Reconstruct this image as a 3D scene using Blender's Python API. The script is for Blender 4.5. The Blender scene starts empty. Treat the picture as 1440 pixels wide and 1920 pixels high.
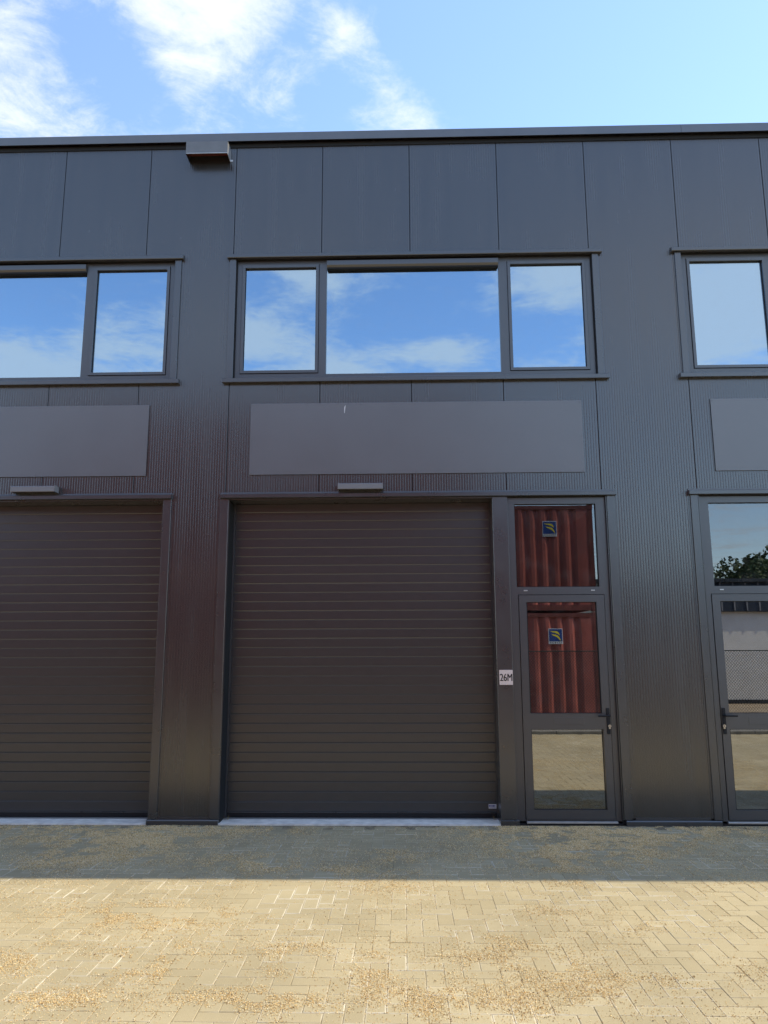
import bpy, bmesh, math, random
import numpy as np
from mathutils import Matrix, Vector

rnd = random.Random(7)
rng = np.random.default_rng(11)
scene = bpy.context.scene
col = scene.collection

# ------------------------------------------------------------------ camera
CAM = np.array([3.899, -8.014, 1.6986])
PITCH, YAW, ROLL = math.radians(10.202), math.radians(-1.4454), math.radians(-0.1886)
F_PX = 1440.5                     # focal length in pixels of a 1440 x 1920 frame
fw = np.array([math.sin(YAW)*math.cos(PITCH), math.cos(YAW)*math.cos(PITCH), math.sin(PITCH)])
rt0 = np.array([math.cos(YAW), -math.sin(YAW), 0.0])
up0 = np.cross(rt0, fw)
rt = math.cos(ROLL)*rt0 + math.sin(ROLL)*up0
up = -math.sin(ROLL)*rt0 + math.cos(ROLL)*up0
cd = bpy.data.cameras.new('camera')
cd.sensor_fit = 'VERTICAL'; cd.sensor_height = 36.0; cd.lens = 36.0*F_PX/1920.0
cd.clip_start = 0.05; cd.clip_end = 3000.0
cam = bpy.data.objects.new('camera', cd); col.objects.link(cam)
M = Matrix.Identity(4)
for r in range(3):
    M[r][0], M[r][1], M[r][2], M[r][3] = rt[r], up[r], -fw[r], CAM[r]
cam.matrix_world = M
scene.camera = cam

# ------------------------------------------------------------------ sun, exposure, sky
SUN_EL, SUN_AZ = math.radians(52.0), math.radians(17.6)      # azimuth counted from +X towards +Y
sun_dir = Vector((math.cos(SUN_EL)*math.cos(SUN_AZ), math.cos(SUN_EL)*math.sin(SUN_AZ), math.sin(SUN_EL)))
sl = bpy.data.lights.new('sun', 'SUN'); sl.energy = 1.95; sl.angle = math.radians(0.45); sl.color = (1.0, 0.90, 0.68)
so = bpy.data.objects.new('sun', sl); col.objects.link(so)
so.rotation_euler = (-sun_dir).to_track_quat('-Z', 'Y').to_euler(); so.location = (30, 10, 40)

scene.view_settings.view_transform = 'Standard'
scene.view_settings.look = 'None'
scene.view_settings.gamma = 1.0
scene.view_settings.exposure = 1.38
scene.view_settings.use_curve_mapping = False

world = bpy.data.worlds.new('World'); scene.world = world; world.use_nodes = True
def build_world():
    nt = world.node_tree; N = nt.nodes; L = nt.links; N.clear()
    out = N.new('ShaderNodeOutputWorld'); bg = N.new('ShaderNodeBackground'); bg.inputs[1].default_value = 0.13
    L.new(bg.outputs[0], out.inputs[0])
    sky = N.new('ShaderNodeTexSky'); sky.sky_type = 'NISHITA'; sky.sun_disc = False
    sky.sun_elevation = SUN_EL; sky.sun_rotation = math.radians(90.0) - SUN_AZ
    sky.air_density = 1.0; sky.dust_density = 0.1; sky.ozone_density = 1.6
    tc = N.new('ShaderNodeTexCoord')
    sep = N.new('ShaderNodeSeparateXYZ'); L.new(tc.outputs['Generated'], sep.inputs[0])
    def math_(op, a, b=None, c=None, clamp=False):
        n = N.new('ShaderNodeMath'); n.operation = op; n.use_clamp = clamp
        for i, v in enumerate((a, b, c)):
            if v is None: continue
            if isinstance(v, (int, float)): n.inputs[i].default_value = v
            else: L.new(v, n.inputs[i])
        return n.outputs[0]
    zz = math_('MAXIMUM', sep.outputs[2], 0.06)
    px = math_('DIVIDE', sep.outputs[0], zz); py = math_('DIVIDE', sep.outputs[1], zz)
    cmb = N.new('ShaderNodeCombineXYZ'); L.new(px, cmb.inputs[0]); L.new(py, cmb.inputs[1])
    def noise(scale, detail, rough, off, dist=0.0):
        mp = N.new('ShaderNodeVectorMath'); mp.operation = 'ADD'; mp.inputs[1].default_value = off
        L.new(cmb.outputs[0], mp.inputs[0])
        n = N.new('ShaderNodeTexNoise'); n.inputs['Scale'].default_value = scale; n.inputs['Detail'].default_value = detail
        n.inputs['Roughness'].default_value = rough; n.inputs['Distortion'].default_value = dist
        L.new(mp.outputs[0], n.inputs['Vector']); return n.outputs[0]
    n1 = noise(2.3, 9.0, 0.62, (3.1, 1.7, 0.3), 0.35)
    n2 = noise(6.0, 9.0, 0.66, (8.2, 4.4, 1.3), 0.6)
    n3 = noise(19.0, 6.0, 0.7, (2.2, 9.4, 4.3), 0.3)
    dens = math_('ADD', math_('ADD', math_('MULTIPLY', n1, 0.50), math_('MULTIPLY', n2, 0.45)), math_('MULTIPLY', n3, 0.20))
    # cloud heaps (gnomonic x, y, radius, weight): the cumulus drifting over the yard
    heaps = [(-0.33, 1.03, 0.12, 0.17), (-0.22, 1.00, 0.07, 0.12), (-0.37, 1.17, 0.05, 0.12), (-0.67, 1.06, 0.08, 0.05), (-0.73, 1.28, 0.07, 0.02),
             (-0.095, 1.10, 0.05, 0.22), (0.02, 1.32, 0.10, 0.22), (-0.50, 1.14, 0.08, -0.30), (-0.12, 1.23, 0.09, -0.14), (0.60, 1.15, 0.48, -0.45), (0.12, 1.13, 0.09, -0.20), (-0.50, 1.28, 0.09, -0.08),
             (-0.57, -2.32, 0.25, 0.30), (-1.35, -2.62, 0.32, 0.38), (0.14, -2.48, 0.17, 0.28), (1.00, -2.15, 0.42, 0.42), (0.42, -1.93, 0.15, 0.26),
             (-0.23, -2.66, 0.15, 0.36), (-0.95, -2.30, 0.16, 0.16), (-0.22, -1.95, 0.12, 0.28), (-0.02, -2.20, 0.20, -0.20), (-1.30, -2.02, 0.30, -0.25), (0.48, -2.36, 0.18, -0.20)]
    for (hx, hy, hr, hw) in heaps:
        d = N.new('ShaderNodeVectorMath'); d.operation = 'DISTANCE'; d.inputs[1].default_value = (hx, hy, 0)
        L.new(cmb.outputs[0], d.inputs[0])
        q = math_('DIVIDE', d.outputs['Value'], hr); q = math_('MULTIPLY', q, q); q = math_('MULTIPLY', q, -1.0)
        dens = math_('ADD', dens, math_('MULTIPLY', math_('EXPONENT', q), hw*0.82))
    mr = N.new('ShaderNodeMapRange'); mr.interpolation_type = 'SMOOTHSTEP'
    mr.inputs[1].default_value = 0.53; mr.inputs[2].default_value = 0.80
    L.new(dens, mr.inputs[0])
    fac = math_('MULTIPLY', mr.outputs[0], 0.80)
    mix = N.new('ShaderNodeMix'); mix.data_type = 'RGBA'; mix.blend_type = 'MIX'
    L.new(fac, mix.inputs[0]); L.new(sky.outputs[0], mix.inputs[6])
    mix.inputs[7].default_value = (3.5, 3.6, 3.75, 1)
    L.new(mix.outputs[2], bg.inputs[0])
build_world()

# ------------------------------------------------------------------ materials
def nodes_of(m):
    m.use_nodes = True
    return m.node_tree.nodes, m.node_tree.links, m.node_tree.nodes['Principled BSDF']
def mat(name, color, rough=0.5, metal=0.0, spec=0.5, var=0.0, var_scale=6.0, bump=0.0, bump_scale=60.0, rough_var=0.0, stretch=(1, 1, 1), coat=0.0):
    m = bpy.data.materials.new(name); N, L, b = nodes_of(m)
    b.inputs['Base Color'].default_value = (*color, 1); b.inputs['Roughness'].default_value = rough
    b.inputs['Metallic'].default_value = metal; b.inputs['Specular IOR Level'].default_value = spec
    b.inputs['Coat Weight'].default_value = coat; b.inputs['Coat Roughness'].default_value = rough*0.8
    geo = N.new('ShaderNodeNewGeometry')
    mp = N.new('ShaderNodeMapping'); mp.inputs['Scale'].default_value = stretch; L.new(geo.outputs['Position'], mp.inputs[0])
    if var or rough_var:
        n = N.new('ShaderNodeTexNoise'); n.inputs['Scale'].default_value = var_scale; n.inputs['Detail'].default_value = 6
        L.new(mp.outputs[0], n.inputs['Vector'])
        if var:
            r = N.new('ShaderNodeMapRange'); r.inputs[1].default_value = 0.3; r.inputs[2].default_value = 0.7
            r.inputs[3].default_value = 1 - var; r.inputs[4].default_value = 1 + var; L.new(n.outputs[0], r.inputs[0])
            mx = N.new('ShaderNodeVectorMath'); mx.operation = 'SCALE'; mx.inputs[0].default_value = color
            L.new(r.outputs[0], mx.inputs['Scale']); L.new(mx.outputs[0], b.inputs['Base Color'])
        if rough_var:
            r2 = N.new('ShaderNodeMapRange'); r2.inputs[1].default_value = 0.3; r2.inputs[2].default_value = 0.7
            r2.inputs[3].default_value = rough - rough_var; r2.inputs[4].default_value = rough + rough_var
            L.new(n.outputs[0], r2.inputs[0]); L.new(r2.outputs[0], b.inputs['Roughness'])
    if bump:
        n = N.new('ShaderNodeTexNoise'); n.inputs['Scale'].default_value = bump_scale; n.inputs['Detail'].default_value = 4
        L.new(mp.outputs[0], n.inputs['Vector'])
        bp = N.new('ShaderNodeBump'); bp.inputs['Strength'].default_value = bump; bp.inputs['Distance'].default_value = 0.01
        L.new(n.outputs[0], bp.inputs['Height']); L.new(bp.outputs[0], b.inputs['Normal'])
    return m

MAT = {}
MAT['clad'] = mat('coated_steel_cladding', (0.034, 0.033, 0.033), 0.25, spec=1.0, coat=0.6, var=0.12, var_scale=5.0, rough_var=0.045, stretch=(1.6, 1, 0.12))
MAT['trim'] = mat('coated_steel_trim', (0.036, 0.038, 0.041), 0.30, spec=1.0, coat=0.7, var=0.08, var_scale=5, rough_var=0.04)
MAT['cap'] = mat('sky_lightened_cap_steel', (0.085, 0.088, 0.092), 0.34, spec=1.0, coat=0.5, var=0.12, var_scale=3)  # cladding steel made lighter: the sky it reflects is put into the colour
MAT['spout'] = mat('bare_zinc_sheet', (0.14, 0.145, 0.15), 0.40, spec=0.8, var=0.12, var_scale=9)
MAT['frame'] = mat('painted_aluminium', (0.044, 0.047, 0.052), 0.36, spec=1.0, coat=0.5, var=0.04, var_scale=8)
MAT['slat'] = mat('embossed_door_steel', (0.034, 0.035, 0.037), 0.30, spec=1.0, coat=0.1, var=0.08, var_scale=9, bump=0.07, bump_scale=120, stretch=(1, 1, 3))
MAT['sign'] = mat('satin_sign_panel', (0.128, 0.133, 0.144), 0.40, spec=1.0, coat=0.3, var=0.05, var_scale=2, rough_var=0.02)
MAT['black'] = mat('black_rubber', (0.010, 0.010, 0.011), 0.7)
MAT['lamp'] = mat('grey_lamp_housing', (0.22, 0.22, 0.23), 0.45)
MAT['alu'] = mat('bare_aluminium', (0.62, 0.62, 0.61), 0.35, metal=0.7, var=0.1, var_scale=20)
MAT['screw'] = mat('screw_head', (0.16, 0.165, 0.175), 0.4, metal=0.5)
MAT['brass'] = mat('satin_nickel', (0.62, 0.54, 0.42), 0.35, metal=0.6)
MAT['white'] = mat('white_print', (0.75, 0.75, 0.76), 0.5)
MAT['plate'] = mat('number_plate_face', (0.80, 0.66, 0.60), 0.45)
MAT['ink'] = mat('black_ink', (0.012, 0.012, 0.014), 0.5)
MAT['blue'] = mat('blue_print', (0.015, 0.060, 0.26), 0.45)
MAT['yellow'] = mat('yellow_print', (0.85, 0.70, 0.03), 0.45)
MAT['concrete'] = mat('pale_concrete', (0.84, 0.80, 0.72), 0.85, var=0.18, var_scale=9, bump=0.25, bump_scale=90)
MAT['kerb'] = mat('grey_kerb_concrete', (0.20, 0.19, 0.17), 0.9, var=0.2, var_scale=6)
MAT['inner'] = mat('inner_plaster', (0.22, 0.22, 0.215), 0.9)
MAT['roof'] = mat('bitumen_roof', (0.06, 0.06, 0.06), 0.9)
MAT['cred'] = mat('red_container_paint', (0.37, 0.100, 0.078), 0.5, var=0.25, var_scale=3.5, rough_var=0.08, stretch=(1, 1, 0.35))
MAT['cdark'] = mat('worn_red_steel', (0.15, 0.036, 0.028), 0.6, var=0.3, var_scale=6)
MAT['wallw'] = mat('white_render', (0.66, 0.64, 0.60), 0.9, var=0.06, var_scale=2)
MAT['stripe'] = mat('dark_blue_cladding', (0.012, 0.018, 0.032), 0.45)
MAT['wire'] = mat('galvanised_dark_wire', (0.05, 0.055, 0.05), 0.5, metal=0.3)
MAT['bark'] = mat('bark', (0.07, 0.05, 0.035), 0.9, var=0.3, var_scale=8)
MAT['weed'] = mat('dry_grass', (0.36, 0.27, 0.10), 0.8)

def leaf_material():
    m = bpy.data.materials.new('leaves'); N, L, b = nodes_of(m)
    oi = N.new('ShaderNodeNewGeometry'); cr = N.new('ShaderNodeValToRGB')
    cr.color_ramp.elements[0].color = (0.030, 0.055, 0.016, 1); cr.color_ramp.elements[1].color = (0.085, 0.12, 0.032, 1)
    L.new(oi.outputs['Random Per Island'], cr.inputs[0]); L.new(cr.outputs[0], b.inputs['Base Color'])
    b.inputs['Roughness'].default_value = 0.6
    return m
MAT['leaf'] = leaf_material()

def glass_material(name, refl, tint, coating=(0.97, 0.985, 1.0)):
    m = bpy.data.materials.new(name); m.use_nodes = True; N = m.node_tree.nodes; L = m.node_tree.links; N.clear()
    out = N.new('ShaderNodeOutputMaterial'); mix = N.new('ShaderNodeMixShader'); tr = N.new('ShaderNodeBsdfTransparent'); gl = N.new('ShaderNodeBsdfGlossy')
    tr.inputs[0].default_value = (*tint, 1); gl.inputs['Roughness'].default_value = 0.0; gl.inputs[0].default_value = (*coating, 1)
    geo = N.new('ShaderNodeNewGeometry')
    n = N.new('ShaderNodeTexNoise'); n.inputs['Scale'].default_value = 1.6; n.inputs['Detail'].default_value = 1.0
    L.new(geo.outputs['Position'], n.inputs['Vector'])
    bp = N.new('ShaderNodeBump'); bp.inputs['Strength'].default_value = 0.10; bp.inputs['Distance'].default_value = 0.002
    L.new(n.outputs[0], bp.inputs['Height']); L.new(bp.outputs[0], gl.inputs['Normal'])
    # dust: a faint veil along the glass, slightly diffuse
    fr = N.new('ShaderNodeFresnel'); fr.inputs[0].default_value = 1.5
    ad = N.new('ShaderNodeMath'); ad.operation = 'ADD'; ad.inputs[1].default_value = refl - 0.04; ad.use_clamp = True
    L.new(fr.outputs[0], ad.inputs[0]); L.new(ad.outputs[0], mix.inputs[0])
    L.new(tr.outputs[0], mix.inputs[1]); L.new(gl.outputs[0], mix.inputs[2])
    df = N.new('ShaderNodeBsdfDiffuse'); df.inputs[0].default_value = (0.6, 0.6, 0.58, 1)
    n2 = N.new('ShaderNodeTexNoise'); n2.inputs['Scale'].default_value = 9; n2.inputs['Detail'].default_value = 8; L.new(geo.outputs['Position'], n2.inputs['Vector'])
    r = N.new('ShaderNodeMapRange'); r.inputs[1].default_value = 0.5; r.inputs[2].default_value = 0.85; r.inputs[3].default_value = 0.004; r.inputs[4].default_value = 0.05
    L.new(n2.outputs[0], r.inputs[0])
    mix2 = N.new('ShaderNodeMixShader'); L.new(r.outputs[0], mix2.inputs[0]); L.new(mix.outputs[0], mix2.inputs[1]); L.new(df.outputs[0], mix2.inputs[2])
    L.new(mix2.outputs[0], out.inputs[0])
    return m
MAT['glass'] = glass_material('coated_window_glass', 0.54, (0.24, 0.30, 0.34), (0.60, 0.81, 1.0))
MAT['toplight'] = glass_material('tinted_toplight_glass', 0.17, (0.30, 0.33, 0.34))
MAT['doorglass'] = glass_material('clear_door_glass', 0.33, (0.30, 0.33, 0.34))

def brick_material():
    m = bpy.data.materials.new('concrete_paver'); N, L, b = nodes_of(m)
    def math_(op, a, bb=None, clamp=False):
        n = N.new('ShaderNodeMath'); n.operation = op; n.use_clamp = clamp
        for i, v in enumerate((a, bb)):
            if v is None: continue
            if isinstance(v, (int, float)): n.inputs[i].default_value = v
            else: L.new(v, n.inputs[i])
        return n.outputs[0]
    at = N.new('ShaderNodeAttribute'); at.attribute_name = 'tone'
    uv = N.new('ShaderNodeUVMap'); uv.uv_map = 'uv'; sp = N.new('ShaderNodeSeparateXYZ'); L.new(uv.outputs[0], sp.inputs[0])
    geo = N.new('ShaderNodeNewGeometry')
    def noise(s, d, rough=0.55):
        n = N.new('ShaderNodeTexNoise'); n.inputs['Scale'].default_value = s; n.inputs['Detail'].default_value = d; n.inputs['Roughness'].default_value = rough
        L.new(geo.outputs['Position'], n.inputs['Vector']); return n.outputs[0]
    big = noise(0.9, 4); mid = noise(14, 6); fine = noise(260, 3, 0.7)
    cr = N.new('ShaderNodeValToRGB'); e = cr.color_ramp.elements
    e[0].position = 0.0; e[0].color = (0.415, 0.337, 0.198, 1); e[1].position = 1.0; e[1].color = (0.492, 0.408, 0.250, 1)
    t = math_('ADD', math_('MULTIPLY', at.outputs['Fac'], 0.75), math_('MULTIPLY', mid, 0.4)); L.new(t, cr.inputs[0])
    sc = N.new('ShaderNodeMapRange'); sc.inputs[1].default_value = 0.3; sc.inputs[2].default_value = 0.7; sc.inputs[3].default_value = 0.80; sc.inputs[4].default_value = 1.16; L.new(fine, sc.inputs[0])
    v = N.new('ShaderNodeVectorMath'); v.operation = 'SCALE'; L.new(cr.outputs[0], v.inputs[0]); L.new(sc.outputs[0], v.inputs['Scale'])
    # lime bloom along brick edges, in patches
    ex = math_('SUBTRACT', 0.0985, math_('ABSOLUTE', sp.outputs[0])); ey = math_('SUBTRACT', 0.0485, math_('ABSOLUTE', sp.outputs[1]))
    ed = math_('MINIMUM', ex, ey)
    edge = N.new('ShaderNodeMapRange'); edge.inputs[1].default_value = 0.009; edge.inputs[2].default_value = 0.0; L.new(ed, edge.inputs[0])
    pat = N.new('ShaderNodeMapRange'); pat.inputs[1].default_value = 0.42; pat.inputs[2].default_value = 0.58; L.new(noise(1.7, 5, 0.6), pat.inputs[0])
    tone2 = N.new('ShaderNodeMapRange'); tone2.inputs[1].default_value = 0.35; tone2.inputs[2].default_value = 0.75; L.new(at.outputs['Fac'], tone2.inputs[0])
    bl = math_('MULTIPLY', math_('MULTIPLY', edge.outputs[0], pat.outputs[0]), math_('ADD', math_('MULTIPLY', tone2.outputs[0], 0.8), 0.35))
    bl = math_('MULTIPLY', bl, math_('ADD', mid, 0.25), True)
    mx = N.new('ShaderNodeMix'); mx.data_type = 'RGBA'; L.new(bl, mx.inputs[0]); L.new(v.outputs[0], mx.inputs[6]); mx.inputs[7].default_value = (0.76, 0.70, 0.56, 1)
    s2 = N.new('ShaderNodeMapRange'); s2.inputs[1].default_value = 0.3; s2.inputs[2].default_value = 0.7; s2.inputs[3].default_value = 0.84; s2.inputs[4].default_value = 1.08; L.new(big, s2.inputs[0])
    v2 = N.new('ShaderNodeVectorMath'); v2.operation = 'SCALE'; L.new(mx.outputs[2], v2.inputs[0]); L.new(s2.outputs[0], v2.inputs['Scale'])
    L.new(v2.outputs[0], b.inputs['Base Color'])
    b.inputs['Roughness'].default_value = 0.85; b.inputs['Specular IOR Level'].default_value = 0.3
    bp = N.new('ShaderNodeBump'); bp.inputs['Strength'].default_value = 0.35; bp.inputs['Distance'].default_value = 0.002
    L.new(fine, bp.inputs['Height']); L.new(bp.outputs[0], b.inputs['Normal'])
    return m
MAT['brick'] = brick_material()

def ramp_attr_material(name, stops, rough=0.7):
    m = bpy.data.materials.new(name); N, L, b = nodes_of(m)
    at = N.new('ShaderNodeAttribute'); at.attribute_name = 'tone'
    cr = N.new('ShaderNodeValToRGB'); els = cr.color_ramp.elements
    while len(els) < len(stops): els.new(0.5)
    for e, (p, c) in zip(els, stops): e.position = p; e.color = (*c, 1)
    L.new(at.outputs['Fac'], cr.inputs[0]); L.new(cr.outputs[0], b.inputs['Base Color'])
    b.inputs['Roughness'].default_value = rough
    return m
MAT['grain'] = ramp_attr_material('gravel_grain', [(0.0, (0.10, 0.06, 0.03)), (0.10, (0.40, 0.24, 0.09)), (0.4, (0.71, 0.465, 0.18)), (0.75, (0.83, 0.625, 0.29)), (1.0, (0.90, 0.80, 0.56))])

def soil_material(name, c0, c1, scale):
    m = bpy.data.materials.new(name); N, L, b = nodes_of(m)
    geo = N.new('ShaderNodeNewGeometry'); n = N.new('ShaderNodeTexNoise'); n.inputs['Scale'].default_value = scale; n.inputs['Detail'].default_value = 10; n.inputs['Roughness'].default_value = 0.7
    L.new(geo.outputs['Position'], n.inputs['Vector']); cr = N.new('ShaderNodeValToRGB')
    cr.color_ramp.elements[0].position = 0.3; cr.color_ramp.elements[0].color = (*c0, 1); cr.color_ramp.elements[1].position = 0.7; cr.color_ramp.elements[1].color = (*c1, 1)
    L.new(n.outputs[0], cr.inputs[0]); L.new(cr.outputs[0], b.inputs['Base Color']); b.inputs['Roughness'].default_value = 0.95
    return m
MAT['soil'] = soil_material('sandy_soil', (0.26, 0.19, 0.12), (0.42, 0.32, 0.21), 1.3)
MAT['sand'] = soil_material('joint_sand', (0.10, 0.075, 0.04), (0.50, 0.41, 0.26), 7)
MAT['chip'] = soil_material('stone_chippings', (0.06, 0.055, 0.05), (0.40, 0.37, 0.32), 28)

# ------------------------------------------------------------------ mesh helpers
class MB:
    def __init__(s): s.v = []; s.f = []
    def box(s, x0, x1, y0, y1, z0, z1):
        if x1 < x0: x0, x1 = x1, x0
        n = len(s.v)
        s.v += [(x0,y0,z0),(x1,y0,z0),(x1,y1,z0),(x0,y1,z0),(x0,y0,z1),(x1,y0,z1),(x1,y1,z1),(x0,y1,z1)]
        s.f += [tuple(n+i for i in q) for q in ((0,3,2,1),(4,5,6,7),(0,1,5,4),(1,2,6,5),(2,3,7,6),(3,0,4,7))]
        return s
    def cbox(s, x0, x1, y0, y1, z0, z1, c=0.003):
        """box with chamfered edges"""
        if x1 < x0: x0, x1 = x1, x0
        bm = bmesh.new(); bmesh.ops.create_cube(bm, size=1.0)
        for v in bm.verts: v.co = ((x0+x1)/2 + v.co.x*(x1-x0), (y0+y1)/2 + v.co.y*(y1-y0), (z0+z1)/2 + v.co.z*(z1-z0))
        bmesh.ops.bevel(bm, geom=bm.edges[:], offset=c, segments=1, affect='EDGES')
        n = len(s.v); bm.verts.index_update()
        s.v += [tuple(v.co) for v in bm.verts]; s.f += [tuple(n+v.index for v in f.verts) for f in bm.faces]; bm.free()
        return s
    def quad(s, a, b, c, d):
        n = len(s.v); s.v += [a, b, c, d]; s.f.append((n, n+1, n+2, n+3)); return s
    def prism_x(s, prof, x0, x1):
        """closed profile of (y, z) swept along X"""
        if x1 < x0: x0, x1 = x1, x0
        n = len(s.v); k = len(prof)
        s.v += [(x0, y, z) for y, z in prof] + [(x1, y, z) for y, z in prof]
        for i in range(k):
            j = (i+1) % k; s.f.append((n+i, n+j, n+k+j, n+k+i))
        s.f.append(tuple(n+i for i in reversed(range(k)))); s.f.append(tuple(n+k+i for i in range(k)))
        return s
    def tube(s, p, q, r0, r1=None, seg=8):
        r1 = r0 if r1 is None else r1
        p = Vector(p); q = Vector(q); d = (q-p).normalized(); a = d.orthogonal().normalized(); b = d.cross(a); n = len(s.v)
        for (c, r) in ((p, r0), (q, r1)):
            for i in range(seg):
                t = 2*math.pi*i/seg; s.v.append(tuple(c + a*math.cos(t)*r + b*math.sin(t)*r))
        for i in range(seg):
            j = (i+1) % seg; s.f.append((n+i, n+j, n+seg+j, n+seg+i))
        s.f.append(tuple(n+i for i in reversed(range(seg)))); s.f.append(tuple(n+seg+i for i in range(seg)))
        return s
    def plate(s, x0, x1, z0, z1, holes, y0, y1):
        """upright slab between y0 (front) and y1 with rectangular holes (hx0, hx1, hz0, hz1)"""
        hs = [(min(h[0], h[1]), max(h[0], h[1]), h[2], h[3]) for h in holes]
        if x1 < x0: x0, x1 = x1, x0
        xs = sorted({x0, x1, *[min(max(h[i], x0), x1) for h in hs for i in (0, 1)]})
        zs = sorted({z0, z1, *[min(max(h[i], z0), z1) for h in hs for i in (2, 3)]})
        def solid(i, j):
            if i < 0 or j < 0 or i >= len(xs)-1 or j >= len(zs)-1: return False
            cx, cz = (xs[i]+xs[i+1])/2, (zs[j]+zs[j+1])/2
            return not any(h[0] < cx < h[1] and h[2] < cz < h[3] for h in hs)
        for i in range(len(xs)-1):
            for j in range(len(zs)-1):
                if not solid(i, j): continue
                a, b, c, d = xs[i], xs[i+1], zs[j], zs[j+1]
                s.quad((a,y0,c),(b,y0,c),(b,y0,d),(a,y0,d)); s.quad((b,y1,c),(a,y1,c),(a,y1,d),(b,y1,d))
                if not solid(i-1, j): s.quad((a,y1,c),(a,y0,c),(a,y0,d),(a,y1,d))
                if not solid(i+1, j): s.quad((b,y0,c),(b,y1,c),(b,y1,d),(b,y0,d))
                if not solid(i, j-1): s.quad((a,y1,c),(b,y1,c),(b,y0,c),(a,y0,c))
                if not solid(i, j+1): s.quad((a,y0,d),(b,y0,d),(b,y1,d),(a,y1,d))
        return s
    def mesh(s, name, material):
        me = bpy.data.meshes.new(name); me.from_pydata(s.v, [], s.f); me.materials.append(MAT[material]); me.update(); return me
    def build(s, name, material, parent=None, smooth=False):
        me = s.mesh(name, material)
        if smooth:
            for p in me.polygons: p.use_smooth = True
        o = bpy.data.objects.new(name, me); col.objects.link(o)
        if parent is not None: o.parent = parent
        return o
def empty(name, parent=None):
    o = bpy.data.objects.new(name, None); o.empty_display_size = 0.2; col.objects.link(o)
    if parent is not None: o.parent = parent
    return o
def tag(o, label=None, cat=None, group=None, kind=None):
    if label: o['label'] = label
    if cat: o['category'] = cat
    if group: o['group'] = group
    if kind: o['kind'] = kind
    return o
def ray_of(px, py): return fw + rt*(px-720)/F_PX - up*(py-960)/F_PX
def ground_at(px, py):
    d = ray_of(px, py); t = -CAM[2]/d[2]; return CAM[0]+t*d[0], CAM[1]+t*d[1]

# ------------------------------------------------------------------ ground
g = MB().quad((-900,-900,-0.03),(900,-900,-0.03),(900,900,-0.03),(-900,900,-0.03)).build('ground', 'soil'); tag(g, 'sandy open ground reaching to the horizon', 'ground', kind='structure')
PX0, PX1, PY0, PY1 = -6.0, 15.0, -8.2, -0.02
paving = MB().box(PX0, PX1, PY0, 0.0, -0.026, -0.0030).build('paving', 'sand'); tag(paving, 'concrete herringbone block paving in front of the building', 'paving', kind='structure')

BL, BW, J = 0.2, 0.1, 0.003
def brick_arrays(tilt):
    """one brick centred on the origin, long side along X, top at z = 0: verts, faces, uv of the verts"""
    hx, hy, c, dp = BL/2 - J/2, BW/2 - J/2, 0.0025, 0.022
    top = [(-hx+c,-hy+c,0),(hx-c,-hy+c,0),(hx-c,hy-c,0),(-hx+c,hy-c,0)]
    sh = [(-hx,-hy,-c),(hx,-hy,-c),(hx,hy,-c),(-hx,hy,-c)]
    bt = [(-hx,-hy,-dp),(hx,-hy,-dp),(hx,hy,-dp),(-hx,hy,-dp)]
    v = np.array(top+sh+bt, dtype=float)
    f = [(0,1,2,3)] + [(4+i,4+(i+1)%4,(i+1)%4,i) for i in range(4)] + [(8+i,8+(i+1)%4,4+(i+1)%4,4+i) for i in range(4)]
    return v, np.array(f)
BV, BF = brick_arrays(0)
def finish_brick_mesh(name, verts, faces, uvs, tones):
    me = bpy.data.meshes.new(name)
    me.vertices.add(len(verts)); me.vertices.foreach_set('co', verts.astype(np.float32).ravel())
    nl = faces.size; me.loops.add(nl); me.loops.foreach_set('vertex_index', faces.astype(np.int32).ravel())
    k = faces.shape[1]
    me.polygons.add(len(faces)); me.polygons.foreach_set('loop_start', np.arange(0, nl, k, dtype=np.int32))
    if uvs is not None:
        ul = me.uv_layers.new(name='uv'); ul.data.foreach_set('uv', uvs[faces.ravel()].astype(np.float32).ravel())
    a = me.attributes.new('tone', 'FLOAT', 'POINT'); a.data.foreach_set('value', tones.astype(np.float32))
    me.update(calc_edges=True); me.polygons.foreach_set('use_smooth', np.zeros(len(faces), dtype=bool)); me.validate(); me.update()
    return me
cells = []
nx, ny = int((PX1-PX0)/0.1), int((-0.02-PY0)/0.1)
for i in range(nx):
    for j in range(ny):
        m4 = (i - j) % 4
        if m4 == 0 and i+1 < nx: cells.append((PX0+(i+1)*0.1, PY0+(j+0.5)*0.1, 0))
        elif m4 == 3 and j+1 < ny: cells.append((PX0+(i+0.5)*0.1, PY0+(j+1)*0.1, 1))
cells = np.array(cells)
# which bricks show largest in the photograph
rel = np.stack([cells[:,0]-CAM[0], cells[:,1]-CAM[1], np.full(len(cells), -CAM[2])], 1)
dz = rel@fw; sx = 720+F_PX*(rel@rt)/dz; sy = 960-F_PX*(rel@up)/dz
seen = (dz > 0) & (sx > -20) & (sx < 1460) & (sy < 1935)
dist = np.where(seen, np.linalg.norm(rel, axis=1), 1e9)
order = np.argsort(dist); near = order[:300]; rest = np.setdiff1d(np.arange(len(cells)), near)
tones_all = rng.random(len(cells)); lift = rng.normal(0, 0.0006, len(cells)).clip(-0.0015, 0.0015)
tx = rng.normal(0, 0.004, len(cells)); ty = rng.normal(0, 0.004, len(cells)); tz = rng.normal(0, 0.006, len(cells))
variants = [finish_brick_mesh('brick', BV, BF, BV[:, :2], np.full(len(BV), (k+0.5)/10)) for k in range(10)]
for me in variants: me.materials.append(MAT['brick'])
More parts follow.
